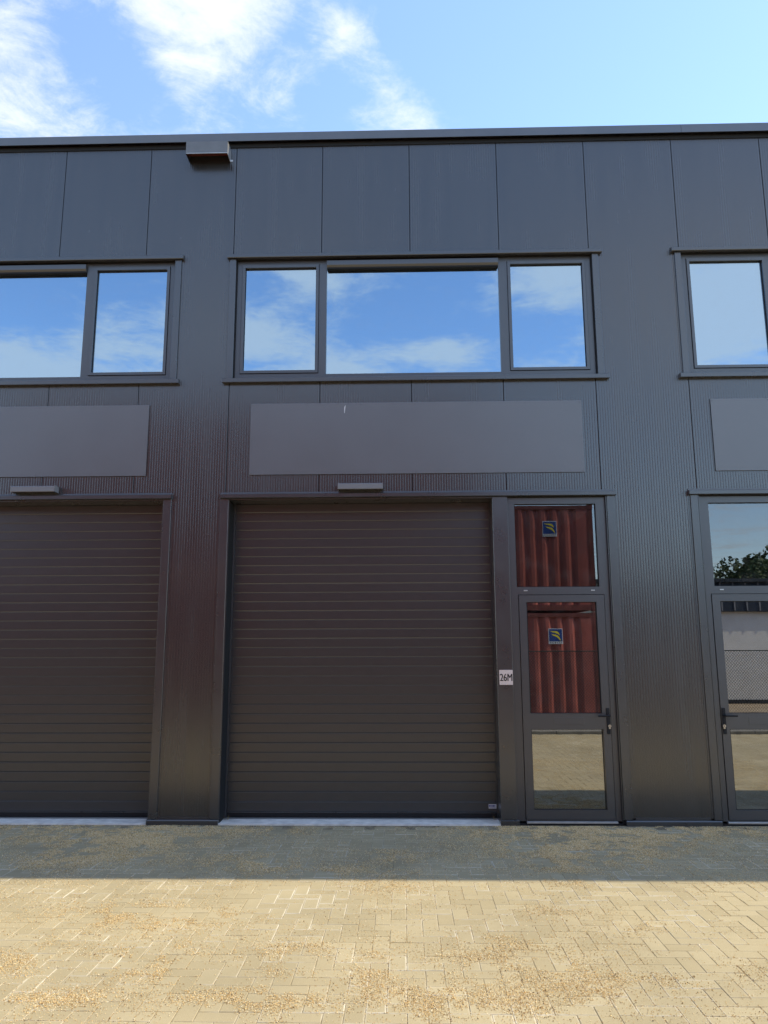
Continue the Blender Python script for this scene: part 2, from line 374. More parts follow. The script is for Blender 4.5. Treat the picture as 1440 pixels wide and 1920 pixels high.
for q in near:
    o = bpy.data.objects.new('brick', variants[int(tones_all[q]*10)]); col.objects.link(o); o.parent = paving
    o.location = (cells[q,0], cells[q,1], lift[q]); o.rotation_euler = (tx[q], ty[q]*0.5, (math.pi/2 if cells[q,2] else 0)+tz[q])
n = len(rest); V = np.repeat(BV[None], n, 0); c = cells[rest]
vert = c[:,2] == 1
VX = np.where(vert[:,None], -V[:,:,1], V[:,:,0]); VY = np.where(vert[:,None], V[:,:,0], V[:,:,1])
VZ = V[:,:,2] + lift[rest][:,None] + VX*(ty[rest][:,None]*0.7) + VY*(tx[rest][:,None]*0.7)
verts = np.stack([VX + c[:,0][:,None] - VY*tz[rest][:,None], VY + c[:,1][:,None] + VX*tz[rest][:,None], VZ], 2).reshape(-1, 3)
faces = (BF[None] + (np.arange(n)*len(BV))[:,None,None]).reshape(-1, 4)
me = finish_brick_mesh('brick_field', verts, faces, np.tile(BV[:, :2], (n,1)), np.repeat(tones_all[rest], len(BV))); me.materials.append(MAT['brick'])
bo = bpy.data.objects.new('brick_field', me); col.objects.link(bo); bo.parent = paving; bo['kind'] = 'stuff'

# kerb and stone strip at the far side of the yard (seen mirrored in the doors)
kerb = empty('kerb'); kerb['kind'] = 'structure'; tag(kerb, 'grey concrete kerb stones edging the yard below the fence', 'kerb')
kb = MB().cbox(0, 0.99, -0.05, 0.05, -0.03, 0.06, 0.008).mesh('kerb_stone', 'kerb')
for i in range(21):
    o = bpy.data.objects.new('kerb_stone', kb); col.objects.link(o); o.parent = kerb; o.location = (PX0+i, -8.27, 0)
st = MB().box(PX0, 26, -9.9, -8.33, -0.028, 0.012).build('stone_strip', 'chip'); tag(st, 'strip of dark stone chippings under the wire fence', 'ground', kind='structure')

# ------------------------------------------------------------------ building
B = empty('warehouse_building'); tag(B, 'row of dark grey metal clad business units with windows and roller doors', 'building')
TOPZ = 7.50
MIR_L, MIR_R = 3.38, 13.04          # neighbouring units are mirror images of the middle one
units = [('c', lambda x: x), ('l', lambda x: MIR_L - x), ('r', lambda x: MIR_R - x)]
openings = []
for _, fx in units:
    for (a, b, z0, z1) in ((2.0, 6.075, 4.60, 6.085), (2.0, 6.075, -0.1, 3.315)):
        p, q = sorted((fx(a), fx(b))); openings.append((p, q, z0, z1))
core_open = []
for _, fx in units:
    for (a, b, z0, z1) in ((2.045, 6.02, 4.64, 6.055), (2.046, 6.03, -0.1, 3.285)):
        p, q = sorted((fx(a), fx(b))); core_open.append((p, q, z0, z1))
WX0, WX1 = -4.0, 13.0
MB().plate(WX0, WX1, 0.0, 7.45, core_open, 0.012, 0.24).build('wall_core', 'black', B)
# shell: floors, roof, back and end walls, the plain ends of the row
sh = MB()
sh.box(-12, 32, 12.0, 12.2, 0, 7.5); sh.box(-12.2, -12, 0.0, 12.2, 0, 7.5); sh.box(32, 32.2, 0.0, 12.2, 0, 7.5)
sh.box(-12, WX0-0.002, 0.0, 0.2, 0, 7.5); sh.box(WX1+0.002, 32, 0.0, 0.2, 0, 7.5)
sh.build('end_wall', 'clad', B)
MB().box(-12, 32, 0.02, 12.2, 7.30, 7.42).build('roof', 'roof', B)
MB().box(WX0, WX1, 0.26, 11.9, 3.55, 3.85).build('upper_floor', 'inner', B)
MB().box(WX0, WX1, 0.2, 11.9, -0.02, 0.015).build('ground_floor', 'inner', B)
iw = MB()
for x in (1.69, 6.52): iw.box(x-0.1, x+0.1, 0.26, 11.9, 0.016, 7.29)
for _, fx in units: iw.box(fx(4.87), fx(4.95), 0.32, 6.0, 0.016, 3.54)
iw.box(WX0, WX1, 5.0, 5.1, 3.86, 7.29)
iw.build('partition_wall', 'inner', B)

def cladding(i):
    """one 1 m wide micro-ribbed panel column, cut round the openings"""
    x0, x1 = i+0.004, i+0.996; pitch = (x1-x0)/36
    pts = []
    for k in range(36):
        a = x0 + k*pitch
        pts += [(a, 0.0), (a+pitch*0.50, 0.0), (a+pitch*0.64, 0.0011), (a+pitch*0.86, 0.0011)]
    pts.append((x1, 0.0))
    cuts = sorted({c for o in openings for c in o[:2] if x0 < c < x1})
    out = []
    for (a, ya), (b, yb) in zip(pts, pts[1:]):
        cs = [c for c in cuts if a < c < b]; seq = [a]+cs+[b]
        for p, q in zip(seq, seq[1:]):
            out.append((p, ya+(yb-ya)*(p-a)/(b-a), q, ya+(yb-ya)*(q-a)/(b-a)))
    def spans(x):
        z = [(0.065, TOPZ)]
        for o in openings:
            if o[0] < x < o[1]:
                z = [r for (s, e) in z for r in ((s, min(e, o[2])), (max(s, o[3]), e)) if r[1]-r[0] > 0.02]
        return tuple(z)
    sp = [spans((p+q)/2) for p, _, q, _ in out]
    whole = any(len(s) == 1 for s in sp)
    keys = [None] if whole else sorted({s for ss in sp for s in ss})
    for key in keys:
        mb = MB()
        for (p, yp, q, yq), ss in zip(out, sp):
            for (s, e) in ss:
                if key is not None and (s, e) != key: continue
                mb.quad((p,yp,s),(q,yq,s),(q,yq,e),(p,yp,e))
        for xe, y0, y1 in ((x0, 0.03, 0.0), (x1, 0.0, 0.03)):      # folded panel edges
            for (s, e) in spans(xe+(0.001 if xe == x0 else -0.001)):
                if key is not None and (s, e) != key: continue
                mb.quad((xe,y0,s),(xe,y1,s),(xe,y1,e),(xe,y0,e))
        mb.build('cladding_panel', 'clad', B)
for i in range(-4, 13): cladding(i)

# parapet cap in lengths, with a small fold below
xs = [-12.2, -4.89, 7.11, 13.1, 19.1, 25.1, 32.2]
for a, b in zip(xs, xs[1:]):
    MB().prism_x([(-0.070,7.505),(-0.050,7.512),(-0.045,7.60),(0.30,7.60),(0.30,7.625),(-0.048,7.622),(-0.056,7.616)], a+0.0015, b-0.0015).build('parapet_cap', 'cap', B)
MB().box(-12.2, 32.2, -0.012, 0.02, 7.462, 7.512).build('painted_cap_shadow', 'black', B)  # black strip painting the drip shadow under the cap
MB().box(-12.2, 32.2, 0.10, 0.30, 7.40, 7.60).build('parapet', 'trim', B)

def window(fx):
    X = lambda a, b: tuple(sorted((fx(a), fx(b))))
    holes = [(fx(2.10), fx(2.975), 4.708, 6.005), (fx(3.058), fx(4.99), 4.70, 6.03), (fx(5.085), fx(5.96), 4.708, 6.005)]
    w = MB().plate(fx(2.047), fx(6.018), 4.642, 6.052, holes, 0.035, 0.11).build('window', 'frame', B)
    for a, b in ((2.10, 2.975), (5.085, 5.96)):
        s = MB().plate(fx(a+0.005), fx(b-0.005), 4.713, 6.0, [(fx(a+0.036), fx(b-0.036), 4.744, 5.967)], 0.022, 0.10).build('sash_frame', 'frame', w)
        p, q = X(a+0.034, b-0.034); MB().box(p, q, 0.058, 0.082, 4.742, 5.969).build('pane', 'glass', w)
        MB().plate(fx(a+0.036), fx(b-0.036), 4.744, 5.967, [(fx(a+0.041), fx(b-0.041), 4.749, 5.962)], 0.050, 0.057).build('gasket', 'black', w)
    p, q = X(3.056, 4.992); MB().box(p, q, 0.062, 0.086, 4.698, 6.0).build('pane', 'glass', w)
    p, q = X(3.062, 4.986)
    MB().prism_x([(-0.005,5.975),(-0.005,6.028),(0.060,6.028),(0.060,5.935),(0.02,5.945)], p, q).build('vent_grille', 'frame', w)
    MB().box(p+0.004, q-0.004, 0.004, 0.058, 5.934, 5.944).build('grille_slot', 'black', w)
    p, q = X(1.94, 6.135)
    MB().prism_x([(-0.052,6.062),(-0.048,6.058),(0.03,6.064),(0.03,6.12),(-0.006,6.120),(-0.008,6.108),(-0.048,6.102),(-0.052,6.098)], p, q).build('head_flashing', 'trim', w)
    for a, b in ((1.966, 2.037), (6.028, 6.095)):
        p, q = X(a, b); MB().cbox(p, q, -0.020, 0.034, 4.641, 6.057, 0.002).build('jamb_flashing', 'trim', w)
    p, q = X(1.93, 6.14)
    MB().prism_x([(-0.055,4.588),(-0.050,4.584),(0.03,4.596),(0.034,4.640),(-0.050,4.634),(-0.055,4.630)], p, q).build('sill', 'trim', w)

def garage_door(fx):
    X = lambda a, b: tuple(sorted((fx(a), fx(b))))
    p, q = X(2.05, 4.838)
    d = MB().box(p, q, 0.272, 0.30, 0.02, 3.30).build('garage_door', 'black', B)
    n, z0, z1 = 33, 0.070, 3.282; h = (z1-z0)/n
    p, q = X(2.066, 4.832)
    prof = [(0.2532, 0.0), (0.250, 0.0105), (0.250, h-0.0016), (0.2508, h-0.0001), (0.271, h-0.0001), (0.271, 0.0)]
    me = MB().prism_x(prof, p, q).mesh('slat', 'slat')
    for k in range(n):
        o = bpy.data.objects.new('slat', me); col.objects.link(o); o.parent = d; o.location = (0, (0.0018 if k % 6 == 5 else 0.0)+rnd.uniform(-0.0006, 0.0006), z0+k*h)
    MB().box(p, q, 0.252, 0.271, 0.022, 0.062).build('bottom_seal', 'black', d)
    MB().box(p, q, 0.246, 0.271, 0.0625, 0.0695).build('bottom_rail', 'trim', d)
    for a, b in ((2.0475, 2.064), (4.8335, 4.838)):
        r, s = X(a, b); MB().box(r, s, 0.225, 0.271, 0.02, 3.28).build('guide_rail', 'frame', d)
    r, s = X(4.748, 4.826)
    st = MB().box(r, s, 0.2475, 0.2495, 0.108, 0.150).build('sticker', 'white', d)
    a = r
    for wv in (0.011, 0.008, 0.010, 0.012, 0.009):
        a += 0.0035; MB().box(a, a+wv, 0.2465, 0.2474, 0.126, 0.142).build('sticker_print', 'blue', d); a += wv
    MB().box(r+0.006, s-0.006, 0.2465, 0.2474, 0.114, 0.119).build('sticker_print', 'lamp', d)
    # reveal linings, casings and head flashing
    r, s = X(2.0395, 2.0455); MB().box(r, s, -0.017, 0.27, 0.052, 3.292).build('reveal_lining', 'trim', d)
    r, s = X(1.955, 2.0385); MB().cbox(r, s, -0.020, 0.006, 0.052, 3.297, 0.002).build('casing', 'trim', d)
    r, s = X(1.935, 1.9545); MB().box(r, s, -0.004, 0.006, 0.066, 3.297).build('casing_flange', 'trim', d)
    r, s = X(2.046, 4.838); MB().box(r, s, -0.012, 0.272, 3.284, 3.296).build('soffit_lining', 'trim', d)
    r, s = X(1.95, 6.14)
    MB().prism_x([(-0.052,3.301),(-0.048,3.297),(0.02,3.300),(0.02,3.365),(-0.006,3.365),(-0.008,3.348),(-0.048,3.341),(-0.052,3.337)], r, s).build('head_flashing', 'trim', d)
    for z in (0.35, 0.95, 1.55, 2.15, 2.75):
        MB().tube((fx(1.946), -0.008, z), (fx(1.946), -0.004, z), 0.005, seg=8).build('screw', 'screw', d)
    r, s = X(2.02, 4.86); cs = MB().box(r, s, -0.02, 0.30, -0.02, 0.012).build('door_sill', 'concrete', d)

def entrance_door(fx):
    X = lambda a, b: tuple(sorted((fx(a), fx(b))))
    fr = MB().plate(fx(5.004), fx(6.03), 0.036, 3.284, [(fx(5.075), fx(5.93), 2.34, 3.218), (fx(5.086), fx(5.974), 0.044, 2.262)], 0.020, 0.095).build('entrance_door', 'frame', B)
    p, q = X(5.073, 5.932); MB().box(p, q, 0.050, 0.074, 2.338, 3.22).build('pane', 'toplight', fr)
    MB().plate(fx(5.075), fx(5.93), 2.34, 3.218, [(fx(5.081), fx(5.924), 2.346, 3.212)], 0.040, 0.049).build('gasket', 'black', fr)
    MB().plate(fx(5.092), fx(5.968), 0.050, 2.256, [(fx(5.167), fx(5.887), 1.065, 2.185), (fx(5.172), fx(5.893), 0.140, 0.912)], 0.012, 0.085).build('door_leaf', 'frame', fr)
    for z0, z1 in ((1.065, 2.185), (0.14, 0.912)):
        p, q = X(5.163, 5.895); MB().box(p, q, 0.040, 0.064, z0-0.004, z1+0.004).build('pane', 'doorglass', fr)
        MB().plate(fx(5.173), fx(5.886), z0, z1, [(fx(5.178), fx(5.881), z0+0.005, z1-0.005)], 0.031, 0.039).build('gasket', 'black', fr)
    p, q = X(5.40, 5.70); MB().cbox(p, q, 0.0085, 0.0115, 0.955, 1.030, 0.001).build('letter_flap', 'frame', fr)
    p, q = X(5.928, 5.960); MB().cbox(p, q, 0.000, 0.0115, 0.865, 1.118, 0.003).build('handle_plate', 'black', fr)
    h = MB(); h.tube((fx(5.944), 0.002, 1.046), (fx(5.944), -0.052, 1.046), 0.009, seg=10)
    h.tube((fx(5.952), -0.050, 1.046), (fx(5.832), -0.050, 1.044), 0.0095, 0.0085, seg=10); h.build('handle', 'black', fr, smooth=False)
    lk = MB(); lk.tube((fx(5.952), 0.002, 0.944), (fx(5.952), -0.012, 0.944), 0.0145, seg=16); p, q = X(5.943, 5.961); lk.cbox(p, q, -0.010, 0.0, 0.915, 0.945, 0.003)
    lk.build('lock_cylinder', 'brass', fr); p, q = X(5.950, 5.954); MB().box(p, q, -0.0135, -0.012, 0.934, 0.952).build('key_slot', 'black', fr)
    for a in (5.165, 5.86): 
        p, q = X(a-0.02, a+0.02); MB().cbox(p, q, 0.012, 0.0195, 2.297, 2.310, 0.002).build('drain_cap', 'alu', fr)
    p, q = X(5.095, 5.985); MB().cbox(p, q, -0.006, 0.06, 0.016, 0.034, 0.002).build('threshold', 'alu', fr)
    p, q = X(4.992, 6.03); MB().box(p, q, 0.005, 0.11, -0.02, 0.0155).build('threshold_base', 'black', fr)
    p, q = X(4.84, 5.001); MB().cbox(p, q, -0.020, 0.272, 0.052, 3.296, 0.003).build('post', 'trim', fr)
    p, q = X(4.835, 5.02); MB().cbox(p, q, -0.034, 0.27, -0.01, 0.050, 0.003).build('post_foot', 'trim', fr)
    p, q = X(6.045, 6.12); MB().cbox(p, q, -0.020, 0.006, 0.052, 3.297, 0.002).build('casing', 'trim', fr)
    p, q = X(6.032, 6.039); MB().box(p, q, -0.012, 0.09, 0.052, 3.29).build('reveal_lining', 'trim', fr)
    p, q = X(6.1205, 6.139); MB().box(p, q, -0.004, 0.006, 0.066, 3.297).build('casing_flange', 'trim', fr)
    for z in (0.35, 0.95, 1.55, 2.15, 2.75):
        MB().tube((fx(6.130), -0.008, z), (fx(6.130), -0.004, z), 0.005, seg=8).build('screw', 'screw', fr)
    # bare stair behind the glass
    stp = MB()
    for k in range(9): stp.box(fx(4.98), fx(5.62), 1.1+k*0.24, 1.1+k*0.24+0.28, 0.18+k*0.185, 0.22+k*0.185)
    stp.build('stair_tread', 'wallw', fr)

for _, fx in units:
    window(fx); garage_door(fx); entrance_door(fx)
for a, b in ((1.325, 2.042), (6.06, 6.985)):
    MB().prism_x([(-0.036,-0.01),(-0.036,0.040),(-0.030,0.049),(0.01,0.051),(0.01,-0.01)], a, b).build('base_flashing', 'trim', B)
    MB().box(a+0.1, b-0.1, -0.006, 0.008, 0.0515, 0.072).build('base_flashing', 'trim', B)

# ------------------------------------------------------------------ things fixed to the facade
def sign_board(fx, label, group):
    a, b = sorted((fx(2.25), fx(5.832)))
    s = empty('sign_board'); tag(s, label, 'sign board', group)
    MB().cbox(a, b, -0.0135, -0.0085, 3.555, 4.350, 0.001).build('panel', 'sign', s)
    MB().box(a+0.15, b-0.15, -0.008, -0.001, 3.60, 4.30).build('mounting_rail', 'black', s)
    me = MB().tube((0, -0.0135, 0), (0, -0.0165, 0), 0.006, 0.0045, seg=8).mesh('screw', 'screw')
    for k in range(7):
        for z in (3.575, 4.330):
            o = bpy.data.objects.new('screw', me); col.objects.link(o); o.parent = s; o.location = (a+0.02+(b-a-0.04)*k/6, 0, z)
    for x in (a+0.02, b-0.02):
        o = bpy.data.objects.new('screw', me); col.objects.link(o); o.parent = s; o.location = (x, 0, 3.95)
    return s
G = 'blank sign boards over the doors'
s = sign_board(units[0][1], 'blank grey sign board with a white scratch, above the middle roller door', G)
MB().quad((3.268,-0.0142,4.235),(3.273,-0.0142,4.232),(3.284,-0.0142,4.325),(3.270,-0.0142,4.30)).build('scratch_mark', 'white', s)
sign_board(units[1][1], 'blank grey sign board above the left roller door, cut by the picture edge', G)
sign_board(units[2][1], 'blank grey sign board above the right glass door, cut by the picture edge', G)

def wall_lamp(x, label):
    s = empty('wall_lamp'); tag(s, label, 'wall lamp', 'bar lamps over the roller doors')
    MB().prism_x([(-0.002,3.385),(-0.100,3.372),(-0.104,3.376),(-0.104,3.428),(-0.098,3.435),(-0.002,3.445)], x-0.234, x+0.234).build('housing', 'lamp', s)
    MB().prism_x([(-0.010,3.381),(-0.092,3.3695),(-0.092,3.3725),(-0.010,3.3855)], x-0.225, x+0.225).build('diffuser', 'frame', s)
    for e in (-1, 1): MB().cbox(x+e*0.2345, x+e*0.2385, -0.105, -0.001, 3.373, 3.442, 0.001).build('end_cap', 'lamp', s)
    MB().box(x-0.06, x+0.06, -0.003, 0.004, 3.38, 3.44).build('wall_bracket', 'black', s)
wall_lamp(3.450, 'slim grey bar lamp above the middle roller door')
wall_lamp(-0.046, 'slim grey bar lamp above the left roller door')

v = empty('overflow_box'); tag(v, 'sheet metal overflow spout box under the parapet cap', 'overflow spout')
x0, x1, y0, z0, z1 = 1.452, 1.930, -0.172, 7.278, 7.432
MB().box(x0, x1, y0, y0+0.003, z0+0.012, z1).build('front_plate', 'spout', v)
MB().box(x0, x1, y0+0.003, -0.001, z1-0.003, z1).build('top_plate', 'cap', v)
for a in (x0, x1-0.003): MB().box(a, a+0.003, y0+0.003, -0.001, z0, z1-0.003).build('side_plate', 'alu' if a != x0 else 'trim', v)  # right plate pale, left dark: sunlight on the right flank put into the colour
MB().box(x0+0.003, x1-0.003, y0+0.0005, y0+0.012, z0+0.006, z0+0.0118).build('drip_edge', 'alu', v)  # bright metal puts the highlight of the lower front edge into the colour
MB().box(x0+0.004, x1-0.004, -0.06, -0.058, z0+0.05, z1-0.004).build('outlet_flap', 'cdark', v)
MB().box(x1+0.0005, x1+0.025, -0.006, -0.001, z0+0.01, z0+0.03).build('fixing_tab', 'alu', v)

np_ = empty('number_plate'); tag(np_, 'pale square house number plate reading 26M on the door post', 'number plate')
MB().cbox(4.862, 4.998, -0.0245, -0.0205, 1.350, 1.498, 0.001).build('plate', 'plate', np_)
tcu = bpy.data.curves.new('digits', 'FONT'); tcu.body = '26M'; tcu.size = 0.098; tcu.align_x = 'CENTER'; tcu.align_y = 'CENTER'; tcu.offset = 0.0; tcu.extrude = 0.0004; tcu.resolution_u = 6
tob = bpy.data.objects.new('tmp', tcu); col.objects.link(tob)
bpy.context.view_layer.update()
tme = bpy.data.meshes.new_from_object(tob.evaluated_get(bpy.context.evaluated_depsgraph_get()))
bpy.data.objects.remove(tob); tme.name = 'digits'; tme.materials.clear(); tme.materials.append(MAT['ink'])
w = max(v_.co.x for v_ in tme.vertices) - min(v_.co.x for v_ in tme.vertices); kx = 0.122/w
x_mid = (max(v_.co.x for v_ in tme.vertices)+min(v_.co.x for v_ in tme.vertices))/2; y_mid = (max(v_.co.y for v_ in tme.vertices)+min(v_.co.y for v_ in tme.vertices))/2
for v_ in tme.vertices: v_.co = (4.930 + (v_.co.x-x_mid)*kx, -0.0252 - v_.co.z*0.5, 1.424 + (v_.co.y-y_mid)*1.05)
_v = [tuple(v_.co) for v_ in tme.vertices]; _f = [tuple(p_.vertices) for p_ in tme.polygons]; _n = len(_v)
_v2 = [(x_+dx_, y_-0.0003*i_, z_) for i_, dx_ in enumerate((0.0, -0.0016, 0.0016)) for (x_, y_, z_) in _v]
tme = bpy.data.meshes.new('digits'); tme.from_pydata(_v2, [], [tuple(a_+i_*_n for a_ in f_) for i_ in range(3) for f_ in _f]); tme.materials.append(MAT['ink'])
do = bpy.data.objects.new('digits', tme); col.objects.link(do); do.parent = np_

def weed(x, y, label, n):
    mb = MB()
    for k in range(n):
        a = rnd.uniform(0, 6.28); l = rnd.uniform(0.03, 0.09); t = rnd.uniform(0.5, 1.1); p = Vector((x+rnd.uniform(-.02,.02), y+rnd.uniform(-.01,.01), 0.015))
        d = Vector((math.cos(a)*math.cos(t), -abs(math.sin(a))*math.cos(t)*0.6, math.sin(t)*0.7)); q = p+d*l
        s_ = d.cross(Vector((0, 0, 1))).normalized()*0.0016
        mb.quad(tuple(p-s_), tuple(p+s_), tuple(q+s_*0.3), tuple(q-s_*0.3))
    tag(mb.build('weed', 'weed'), label, 'weed', 'dry weeds along the facade')
weed(2.085, 0.16, 'dry grass tuft at the lower left corner of the middle roller door', 22)
weed(4.80, 0.18, 'dry grass tuft at the lower right corner of the middle roller door', 16)

# ------------------------------------------------------------------ loose gravel
def vnoise(x, y, s, seed):
    r = np.random.default_rng(seed); T = r.random((64, 64)); x = x*s; y = y*s
    xi = np.floor(x).astype(int); yi = np.floor(y).astype(int); u = x-xi; w_ = y-yi; u = u*u*(3-2*u); w_ = w_*w_*(3-2*w_)
    g_ = lambda a, b: T[a % 64, b % 64]
    return (g_(xi,yi)*(1-u)+g_(xi+1,yi)*u)*(1-w_) + (g_(xi,yi+1)*(1-u)+g_(xi+1,yi+1)*u)*w_
patches = [(60,1556,150,14,1.0),(250,1558,120,9,.8),(200,1577,90,9,.6),(300,1580,60,7,.5),(130,1608,45,12,.8),(260,1605,50,8,.35),(450,1616,70,9,.35),(520,1632,60,6,.3),(650,1632,40,6,.3),(500,1557,60,5,.25),
           (1000,1560,90,13,1.0),(1110,1565,120,16,1.0),(1200,1565,90,10,.9),(1330,1559,130,5,.7),(1090,1590,70,14,.8),(1050,1620,30,14,.5),(1160,1595,70,14,.4),(740,1607,30,8,.35),(735,1637,25,5,.4),(1010,1600,90,15,.25),
           (270,1712,85,12,.9),(210,1720,50,18,.35),(330,1728,70,8,.6),(450,1718,25,8,.7),(285,1745,25,8,.7),(260,1795,50,18,.9),(285,1822,45,14,.9),(75,1782,30,12,.6),(20,1805,40,15,.7),(320,1778,50,8,.4),
           (60,1876,50,10,.8),(155,1872,55,12,.9),(420,1872,80,10,.9),(520,1880,70,14,1.0),(560,1780,40,10,.6),(500,1785,40,8,.3),(530,1823,30,8,.5),(700,1830,25,30,.7),(690,1800,15,20,.4),
           (935,1768,45,10,.6),(985,1803,70,16,.9),(870,1798,45,9,.5),(930,1862,80,18,1.0),(800,1890,50,16,1.0),(960,1890,50,12,.7),(1100,1845,60,16,.8),(1140,1872,40,10,.8),(1230,1838,80,10,.4),(1240,1740,50,10,.35),(1030,1710,35,8,.4),
           (730,1660,60,8,.5),(1080,1655,40,5,.5),(750,1865,40,14,.6),(1370,1820,60,10,.3)]
def grains():
    P = []
    for (px, py, rx, ry, dn) in patches:
        gx, gy = ground_at(px, py); gx1, _ = ground_at(px+rx, py); _, gy1 = ground_at(px, py+ry); _, gy0 = ground_at(px, py-ry)
        ax, ay = abs(gx1-gx), abs(gy1-gy0)/2
        n_ = int(min(30000, (150000 if py < 1650 else 62000)*dn*ax*ay*3.0))
        P.append(np.stack([rng.normal(gx, ax*0.95, n_), rng.normal(gy, ay*1.0, n_), np.ones(n_)], 1))
    n_ = 190000                                                   # thin scatter over the yard
    P.append(np.stack([rng.uniform(-1.6, 9.2, n_), np.where(rng.random(n_) < 0.8, rng.uniform(-4.6, -0.03, n_), rng.uniform(-8.1, -4.6, n_)), np.zeros(n_)], 1))
    Q = np.concatenate(P)
    cl = vnoise(Q[:,0]+40, Q[:,1]+40, 7, 1)*0.6 + vnoise(Q[:,0]+40, Q[:,1]+40, 19, 2)*0.4
    big = vnoise(Q[:,0]+40, Q[:,1]+40, 1.6, 3)
    keep = np.where(Q[:,2] > 0, cl > 0.34+0.30*rng.random(len(Q)), (cl*0.6+big*0.5) > 0.36+0.34*rng.random(len(Q)))
    Q = Q[keep]
    # grains collect in the joints
    k = 100000; vis = np.nonzero((cells[:,0] > -1.5) & (cells[:,0] < 9.1) & (cells[:,1] > -4.6))[0]; b_ = vis[rng.integers(0, len(vis), k)]; side = rng.integers(0, 4, k); u_ = rng.uniform(-1, 1, k)
    lx = np.where(side < 2, u_*0.1, np.where(side == 2, -0.1, 0.1)); ly = np.where(side < 2, np.where(side == 0, -0.05, 0.05), u_*0.05)
    vv = cells[b_,2] == 1
    jx = cells[b_,0] + np.where(vv, -ly, lx) + rng.normal(0, 0.0025, k); jy = cells[b_,1] + np.where(vv, lx, ly) + rng.normal(0, 0.0025, k)
    ok = (jx > -1.6) & (jx < 9.2) & (jy > -4.6) & (jy < -0.04) & (vnoise(jx+40, jy+40, 2.2, 5) > 0.35+0.3*rng.random(k))
    XY = np.concatenate([Q[:, :2], np.stack([jx, jy], 1)[ok]])
    inj = np.concatenate([np.zeros(len(Q)), np.ones(ok.sum())])
    sel = (XY[:,1] < -0.04)
    XY = XY[sel]; inj = inj[sel]; n_ = len(XY)
    base = np.array([(1,0,0),(-.6,.85,0),(-.5,-.9,0),(0,0,1),(0,0,-.6)], float)
    fc = np.array([(0,1,3),(1,2,3),(2,0,3),(1,0,4),(2,1,4),(0,2,4)])
    r_ = rng.uniform(0.0018, 0.0036, n_)*np.where(rng.random(n_) > 0.97, 1.6, 1.0); a_ = rng.uniform(0, 2*math.pi, n_)
    jit = 1 + rng.normal(0, 0.22, (n_, 5, 3)).clip(-.5, .5)
    Vb = base[None]*jit*r_[:,None,None]; Vb[:,:,0] *= 1.2; Vb[:,:,2] *= 0.8
    X_ = Vb[:,:,0]*np.cos(a_)[:,None] - Vb[:,:,1]*np.sin(a_)[:,None]; Y_ = Vb[:,:,0]*np.sin(a_)[:,None] + Vb[:,:,1]*np.cos(a_)[:,None]
    zc = np.where(inj > 0, -0.002, 0.0016) + r_*0.35
    V_ = np.stack([X_+XY[:,0][:,None], Y_+XY[:,1][:,None], Vb[:,:,2]+zc[:,None]], 2).reshape(-1, 3)
    F_ = (fc[None]+(np.arange(n_)*5)[:,None,None]).reshape(-1, 3)
    me_ = finish_brick_mesh('gravel', V_, F_, None, np.repeat(np.clip(rng.beta(1.0, 0.8, n_), 0, 1), 5)); me_.materials.append(MAT['grain'])
    o_ = bpy.data.objects.new('gravel', me_); col.objects.link(o_); tag(o_, 'loose golden grit scattered in patches over the paving', 'gravel', kind='stuff')
    print('grains', n_)
grains()

